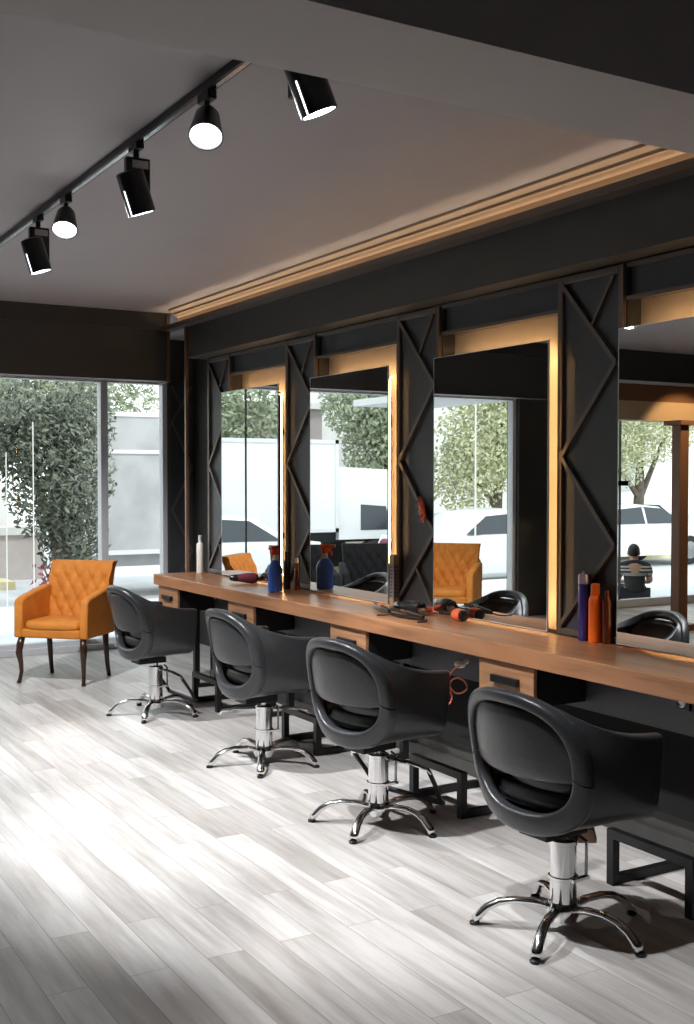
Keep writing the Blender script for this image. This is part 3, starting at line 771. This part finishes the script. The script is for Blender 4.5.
tag(pb, 'pale building far across the street, faint in the nearest mirror', 'building')

def tree(loc, h0, blobs, n, leaf, lsz, lab, seed, trunk_r=.14, grp=None):
    rnd = random.Random(seed); root = empty('street_tree', loc)
    bm_ = MB(); cz = max(b_[2] for b_ in blobs)
    bm_.tube([(0, 0, 0), (.05, 0, h0*.5), (-.03, .03, h0), (.0, 0, cz)], [trunk_r*1.2, trunk_r, trunk_r*.8, trunk_r*.3], 10)
    for b_ in blobs: bm_.tube([(0, 0, h0*.7), ((b_[0])*.5, b_[1]*.5, (h0*.7+b_[2])/2+.1), (b_[0], b_[1], b_[2])], [trunk_r*.6, trunk_r*.35, trunk_r*.12], 7)
    bm_.build('trunk', 'bark', root, True)
    V = []; Fc = []
    vol = [b_[3]*b_[4]*b_[5] for b_ in blobs]; tot = sum(vol)
    for b_, v_ in zip(blobs, vol):
        for _ in range(int(n*v_/tot)):
            d = Vector((rnd.gauss(0, 1), rnd.gauss(0, 1), rnd.gauss(0, 1))).normalized()*(rnd.random()**.45)
            p_ = Vector((b_[0]+d.x*b_[3], b_[1]+d.y*b_[4], b_[2]+d.z*b_[5]))
            a = Vector((rnd.uniform(-1, 1), rnd.uniform(-1, 1), rnd.uniform(-1, 1))).normalized(); c_ = a.orthogonal().normalized(); s0 = lsz*rnd.uniform(.6, 1.3)
            k = len(V); V += [p_-a*s0, p_+c_*s0*.45, p_+a*s0, p_-c_*s0*.45]; Fc.append((k, k+1, k+2, k+3))
    me = bpy.data.meshes.new('foliage'); me.from_pydata(V, [], Fc); me.materials.append(M[leaf])
    fo = bpy.data.objects.new('foliage', me); C.objects.link(fo); fo.parent = root
    return tag(root, lab, 'tree', grp)
tree((4.55, 15.75, -.3), 1.3, [(0, 0, 2.0, .80, .8, 1.1), (.2, 0, 1.1, .5, .6, .75), (-.55, .2, 2.6, .7, .8, .7), (.3, 0, 2.7, .5, .6, .7)], 10500, 'leaf_dark', .051, 'dark leafy tree outside the left pane of the shop window', 1)
tree((5.2, 24.5, -.3), 2.2, [(0, 0, 3.8, 2.2, 1.2, 1.3), (-2.2, 0, 3.9, 1.9, 1.2, 1.4), (2.4, 0, 4.0, 2.0, 1.2, 1.5), (-.6, 0, 2.6, 1.6, 1, .9)], 15300, 'leaf_mid', .082, 'paler green tree rising behind the dark tree outside the window', 2)
tree((-3.2, 23.5, -.3), 2.0, [(0, 0, 3.4, 2.0, 1.2, 1.2), (2.0, 0, 3.0, 1.3, 1, 1.0)], 7140, 'leaf_mid', .082, 'green tree above the white truck, seen in the two far mirrors', 3)
tree((-6.3, 21.0, -.3), 1.6, [(0, 0, 2.5, 1.0, 1.0, 1.6), (.5, 0, 3.6, 1.1, 1.0, 1.0)], 11050, 'leaf_mid', .061, 'mid green tree behind the white cars, seen in the mirror with the armchair', 4)
tree((-9.2, 20.8, -.3), 1.7, [(0, 0, 2.9, 1.6, 1.2, 1.3), (.9, 0, 2.0, 1.0, 1.0, .9), (-.2, 0, 4.2, 1.5, 1.2, 1.0)], 11900, 'leaf_pale', .061, 'yellowish green tree to the right of the mirrored cars', 5)
tree((-13.6, 20.7, -.3), 2.0, [(0, 0, 3.3, 1.7, 1.2, 1.1), (1.0, 0, 2.3, .9, 1, .7), (-1.4, 0, 3.8, 1.2, 1, .8)], 10200, 'leaf_pale', .054, 'sparse pale tree seen in the nearest mirror', 6)
# flowering shrub
rnd = random.Random(9); V = []; Fc = []
for _ in range(160):
    p_ = Vector((rnd.gauss(0, .12), rnd.gauss(0, .1), rnd.uniform(.1, .6))); a = Vector((rnd.uniform(-1, 1), rnd.uniform(-1, 1), rnd.uniform(-1, 1))).normalized(); c_ = a.orthogonal().normalized()
    k = len(V); V += [p_-a*.05, p_+c_*.03, p_+a*.05, p_-c_*.03]; Fc.append((k, k+1, k+2, k+3))
sh = empty('flowering_shrub', (4.1, 14.4, -.10)); MB().tube([(0, 0, 0), (0, 0, .3), (.05, 0, .6)], .02, 6).tube([(0, 0, .2), (-.15, 0, .6)], .012, 6).build('stem', 'bark', sh)
me = bpy.data.meshes.new('flowers'); me.from_pydata(V, [], Fc); me.materials.append(M['flower_red']); fo = bpy.data.objects.new('flowers', me); C.objects.link(fo); fo.parent = sh
tag(sh, 'dark red flowering shrub at the foot of the dark tree outside', 'shrub')

def pole(x, y, h_, lab, r_=.008, arm=False):
    o = MB().lathe([(r_*1.6, 0), (r_*1.6, .15), (r_, .17), (r_*.8, h_), (r_*.5, h_+.02)], (x, y, -.3), 12).build('street_pole', 'pole_white', None, True)
    if arm: MB().tube([(x, y, h_-.3), (x-.25, y, h_-.2), (x-.5, y, h_-.25)], .012, 8).build('arm', 'pole_white', o, True)
    return tag(o, lab, 'pole', 'slim poles in the street')
pole(3.30, 13.6, 2.2, 'slim white pole at the far left of the shop window')
pole(3.78, 14.2, 2.6, 'slim white pole in front of the dark tree outside')
pole(-3.9, 14.6, 3.1, 'slim white pole reflected above the mirrored white cars', .016, True)

# vehicles
def car(loc, rz, lab, L=4.2, H=1.38, first=[None]):
    if first[0] is not None:
        c_ = copy_tree(first[0]); c_.location = loc; c_.rotation_euler.z = rz; return tag(c_, lab, 'car', 'white parked cars')
    root = empty('parked_car', loc, rz)
    side = [(-2.1, .35), (-2.12, .62), (-2.0, .80), (-1.25, .90), (-.55, 1.32), (.2, 1.38), (.95, 1.30), (1.55, .95), (2.0, .90), (2.12, .65), (2.1, .32), (1.7, .25), (-1.7, .25)]
    def sect(y, k, top): return [(x*k, z if z <= .9 else .9+(z-.9)*top) for x, z in side]
    b = MB(); rings = []
    for y, k, t in ((-.84, .985, .0), (-.83, 1, .04), (-.715, 1, .78), (-.62, 1, .95), (-.4, 1, .99), (0, 1.0, 1), (.4, 1, .99), (.62, 1, .95), (.715, 1, .78), (.83, 1, .04), (.84, .985, .0)):
        rings.append([b.b.verts.new((x, y, z)) for x, z in sect(y, k, t)])
    for i in range(len(rings)-1):
        for q in range(len(side)): b.b.faces.new((rings[i][q], rings[i][(q+1) % len(side)], rings[i+1][(q+1) % len(side)], rings[i+1][q]))
    b.b.faces.new(rings[0][::-1]); b.b.faces.new(rings[-1])
    bo = b.build('body', 'car_white', root, True)
    for s_ in (-1, 1):
        def S(x, z):  # y of the sloping cabin side at height z
            return s_*(.848-(z-.9)*.35)
        for poly in ([(-1.08, .94), (-.52, 1.26), (-.02, 1.30), (-.02, .94)], [(.05, .94), (.05, 1.30), (.80, 1.25), (1.30, .94)]):
            w_ = MB(); A = [w_.b.verts.new((x, S(x, z), z)) for x, z in poly]; B_ = [w_.b.verts.new((x, S(x, z)-s_*.03, z)) for x, z in poly]
            w_.b.faces.new(A); w_.b.faces.new(B_[::-1])
            for i in range(4): w_.b.faces.new((A[i], A[(i+1) % 4], B_[(i+1) % 4], B_[i]))
            w_.build('side_window', 'car_glass', root)
        for x in (-1.3, 1.3):
            wh = MB().lathe([(.20, 0), (.32, .01), (.33, .05), (.33, .17), (.30, .19), (.2, .19)], (x, s_*.86, .33), 24, (0, -s_, 0)).build('wheel', 'tyre', root, True)
            MB().lathe([(.02, -.012), (.19, -.008), (.2, .004)], (x, s_*.86, .33), 20, (0, -s_, 0)).build('hub_cap', 'dark_chrome', wh, True)
        MB().ell((-2.02, s_*.6, .70), .08, .17, .07, 12).build('headlight', 'dark_chrome', root, True)
        MB().ell((2.06, s_*.62, .75), .06, .15, .08, 12).build('tail_light', 'flower_red', root, True)
    MB().prism([(-1.20, .93), (-.56, 1.325), (-.58, 1.335), (-1.25, .93)], -.62, .62, 'Y').build('windscreen', 'car_glass', root)
    first[0] = root
    return tag(root, lab, 'car', 'white parked cars')
car((-5.9, 16.6, -.30), 0, 'white parked car reflected behind the orange armchair')
car((.3, 16.6, -.30), PI, 'white parked car in front of the white truck, lowest in the two far mirrors')
car((-10.9, 18.6, -.30), 0, 'white car farther down the street, beyond the nearest mirror')

def truck(loc, L, z0, z1, m_, lab, cab=True):
    root = empty('box_truck', loc)
    b = MB().box(-L/2, L/2, 0, 2.0, z0, z1, .03).build('cargo_box', m_, root)
    ed = MB().box(-L/2-.02, L/2+.02, -.02, .0, z1-.07, z1).box(-L/2-.02, L/2+.02, -.02, 0, z0, z0+.07).box(-L/2-.02, -L/2+.05, -.02, 0, z0, z1).box(L/2-.05, L/2+.02, -.02, 0, z0, z1).build('edge_trim', 'alu', b)
    MB().box(-L/2-(1.3 if cab else 0), L/2, .2, 1.8, z0-.2, z0).build('chassis', 'black_metal' if cab else 'truck_grey', root)
    if cab:
        MB().prism([(-L/2-1.75, z0-.15), (-L/2-1.75, z0+.45), (-L/2-1.25, z0+1.15), (-L/2-.08, z0+1.2), (-L/2-.08, z0-.15)], .08, 1.92, 'Y').build('cab', m_, root)
        MB().prism([(-L/2-1.25, z0+.02), (-L/2-1.1, z0+.46), (-L/2-.55, z0+.5), (-L/2-.55, z0+.02)], .07, .085, 'Y').build('cab_window', 'car_glass', root)
        MB().box(-L/2-1.85, -L/2-1.7, .1, 1.9, z0-.25, z0-.05).build('bumper', 'alu', root)
    for x in ((-L/2-.9, L/2-.8) if cab else (L/2-.9, L/2-.4)):
        for y, sgn in ((.06, -1), (1.94, 1)):
            MB().lathe([(.2, 0), (.36, .01), (.38, .05), (.38, .2), (.34, .22), (.2, .22)], (x, y, .38), 24, (0, -sgn, 0)).build('wheel', 'tyre', root, True)
    return root
t1 = truck((-1.15, 18.0, -.30), 4.3, .93, 2.62, 'truck_white', ''); tag(t1, 'white box truck in the street, reflected in the two far mirrors', 'truck')
# faint grey lettering on the truck side
cu = bpy.data.curves.new('side_text', 'FONT'); cu.body = 'ofr'; cu.size = .55; cu.extrude = .002; cu.materials.append(M['pole_white'])
tmp_ = bpy.data.objects.new('tmp_text', cu); C.objects.link(tmp_); bpy.context.view_layer.update(); me_ = bpy.data.meshes.new_from_object(tmp_.evaluated_get(bpy.context.evaluated_depsgraph_get())); bpy.data.objects.remove(tmp_)
lt = bpy.data.objects.new('side_lettering', me_); C.objects.link(lt); lt.parent = t1; lt.location = (.5, -.012, 1.55); lt.rotation_euler = (PI/2, 0, 0)
t2 = truck((7.0, 17.0, -.30), 3.4, .72, 2.95, 'truck_grey', '', False)
MB().box(-1.72, 1.72, -.025, 0, 2.30, 2.36).build('body_rail', 'alu', t2)
tag(t2, 'grey trailer parked outside the right pane of the shop window', 'trailer')
# awning
aw = MB().box(-1.35, -.25, YB+.172, 12.3, 2.52, 2.60).build('awning', 'alu')
tag(aw, 'pale flat awning outside, beside the dark pier', 'awning')

# ------------------------------------------------------------------ seated person outside, back to the shop
def skin_obj(name, pts, edges, radii, m_, parent, lv=2, rootv=0):
    me = bpy.data.meshes.new(name); me.from_pydata(pts, edges, []); me.materials.append(M[m_])
    o = bpy.data.objects.new(name, me); C.objects.link(o); o.parent = parent
    sk = o.modifiers.new('skin', 'SKIN'); sk.use_smooth_shade = True
    for i, r_ in enumerate(radii):
        rr = r_ if isinstance(r_, tuple) else (r_, r_)
        me.skin_vertices[0].data[i].radius = rr
    me.skin_vertices[0].data[rootv].use_root = True
    subsurf(o, lv); return o
pr = empty('person', (-3.62, 10.78, -.10), R(38))      # faces local +Y
# joints: sitting low on a crate, elbows on knees
P = [(0, 0, .19), (0, .03, .32), (0, .05, .46), (0, .08, .57), (0, .115, .635), (0, .14, .70), (0, .15, .76)]
Rr = [(.135, .11), (.12, .095), (.14, .10), (.10, .08), (.048, .048), (.068, .075), (.055, .06)]
E_ = [(i, i+1) for i in range(6)]
def add(p, r_, par): P.append(p); Rr.append(r_); E_.append((par, len(P)-1)); return len(P)-1
for s_ in (-1, 1):
    a = add((s_*.155, .07, .545), .058, 3); b_ = add((s_*.215, .14, .36), .043, a); c_ = add((s_*.13, .33, .34), .030, b_)
    h_ = add((s_*.10, .38, .335), (.030, .018), c_)
    for q, (dx, L_) in enumerate(((-.024, .062), (-.008, .072), (.008, .068), (.024, .054))):
        k1 = add((s_*.09+dx, .42, .33), .0085, h_); k2 = add((s_*.09+dx, .42+L_*.5, .318), .0078, k1); add((s_*.09+dx, .42+L_*.8, .295), .0065, k2)
    k1 = add((s_*.10-s_*.034, .385, .345), .010, h_); add((s_*.10-s_*.05, .42, .35), .008, k1)
    t_ = add((s_*.09, .05, .17), .085, 0); kn = add((s_*.13, .40, .27), .060, t_); an = add((s_*.12, .36, .06), .038, kn); add((s_*.125, .48, .03), (.04, .028), an)
body = skin_obj('body', P, E_, Rr, 'skin', pr)
hd = MB().ell((0, .145, .735), .072, .088, .105, 20)
hd.ell((0, .235, .725), .012, .02, .022, 8); hd.ell((-.074, .145, .725), .012, .022, .03, 8); hd.ell((.074, .145, .725), .012, .022, .03, 8); hd.ell((0, .222, .69), .025, .01, .007, 8)
hd.build('head', 'skin', pr, 'all')
MB().ell((0, .130, .757), .079, .090, .098, 20).build('hair', 'hair', pr, 'all')
P2 = [(0, -.005, .20), (0, .02, .32), (0, .045, .46), (0, .07, .555), (0, .095, .625)]; R2 = [(.155, .125), (.14, .115), (.162, .12), (.145, .115), (.085, .08)]; E2 = [(0, 1), (1, 2), (2, 3), (3, 4)]
for s_ in (-1, 1):
    P2 += [(s_*.16, .07, .54), (s_*.215, .12, .42)]; R2 += [.078, .066]; E2 += [(3, len(P2)-2), (len(P2)-2, len(P2)-1)]
sh_ = skin_obj('shirt', P2, E2, R2, 'striped_shirt', pr)
P3 = [(0, 0, .17)]; R3 = [(.15, .12)]; E3 = []
for s_ in (-1, 1):
    i = len(P3); P3 += [(s_*.09, .06, .17), (s_*.13, .39, .265), (s_*.12, .36, .08)]; R3 += [.095, .072, .052]; E3 += [(0, i), (i, i+1), (i+1, i+2)]
skin_obj('trousers', P3, E3, R3, 'trousers', pr)
tag(pr, 'person in dark shirt with white shoulder stripes sitting outside, back turned', 'person')
ck = MB()
for z in (0, .03): ck.box(-.14, .14, -.11, .10, z, z+.016)
ck.box(-.14, -.12, -.11, .10, 0, .05).box(.12, .14, -.11, .10, 0, .05)
ck = ck.build('low_crate', 'drawer_wood', None, False, (-3.62, 10.78, -.10)); ck.rotation_euler.z = R(38)
tag(ck, 'low wooden crate under the seated person outside', 'crate')
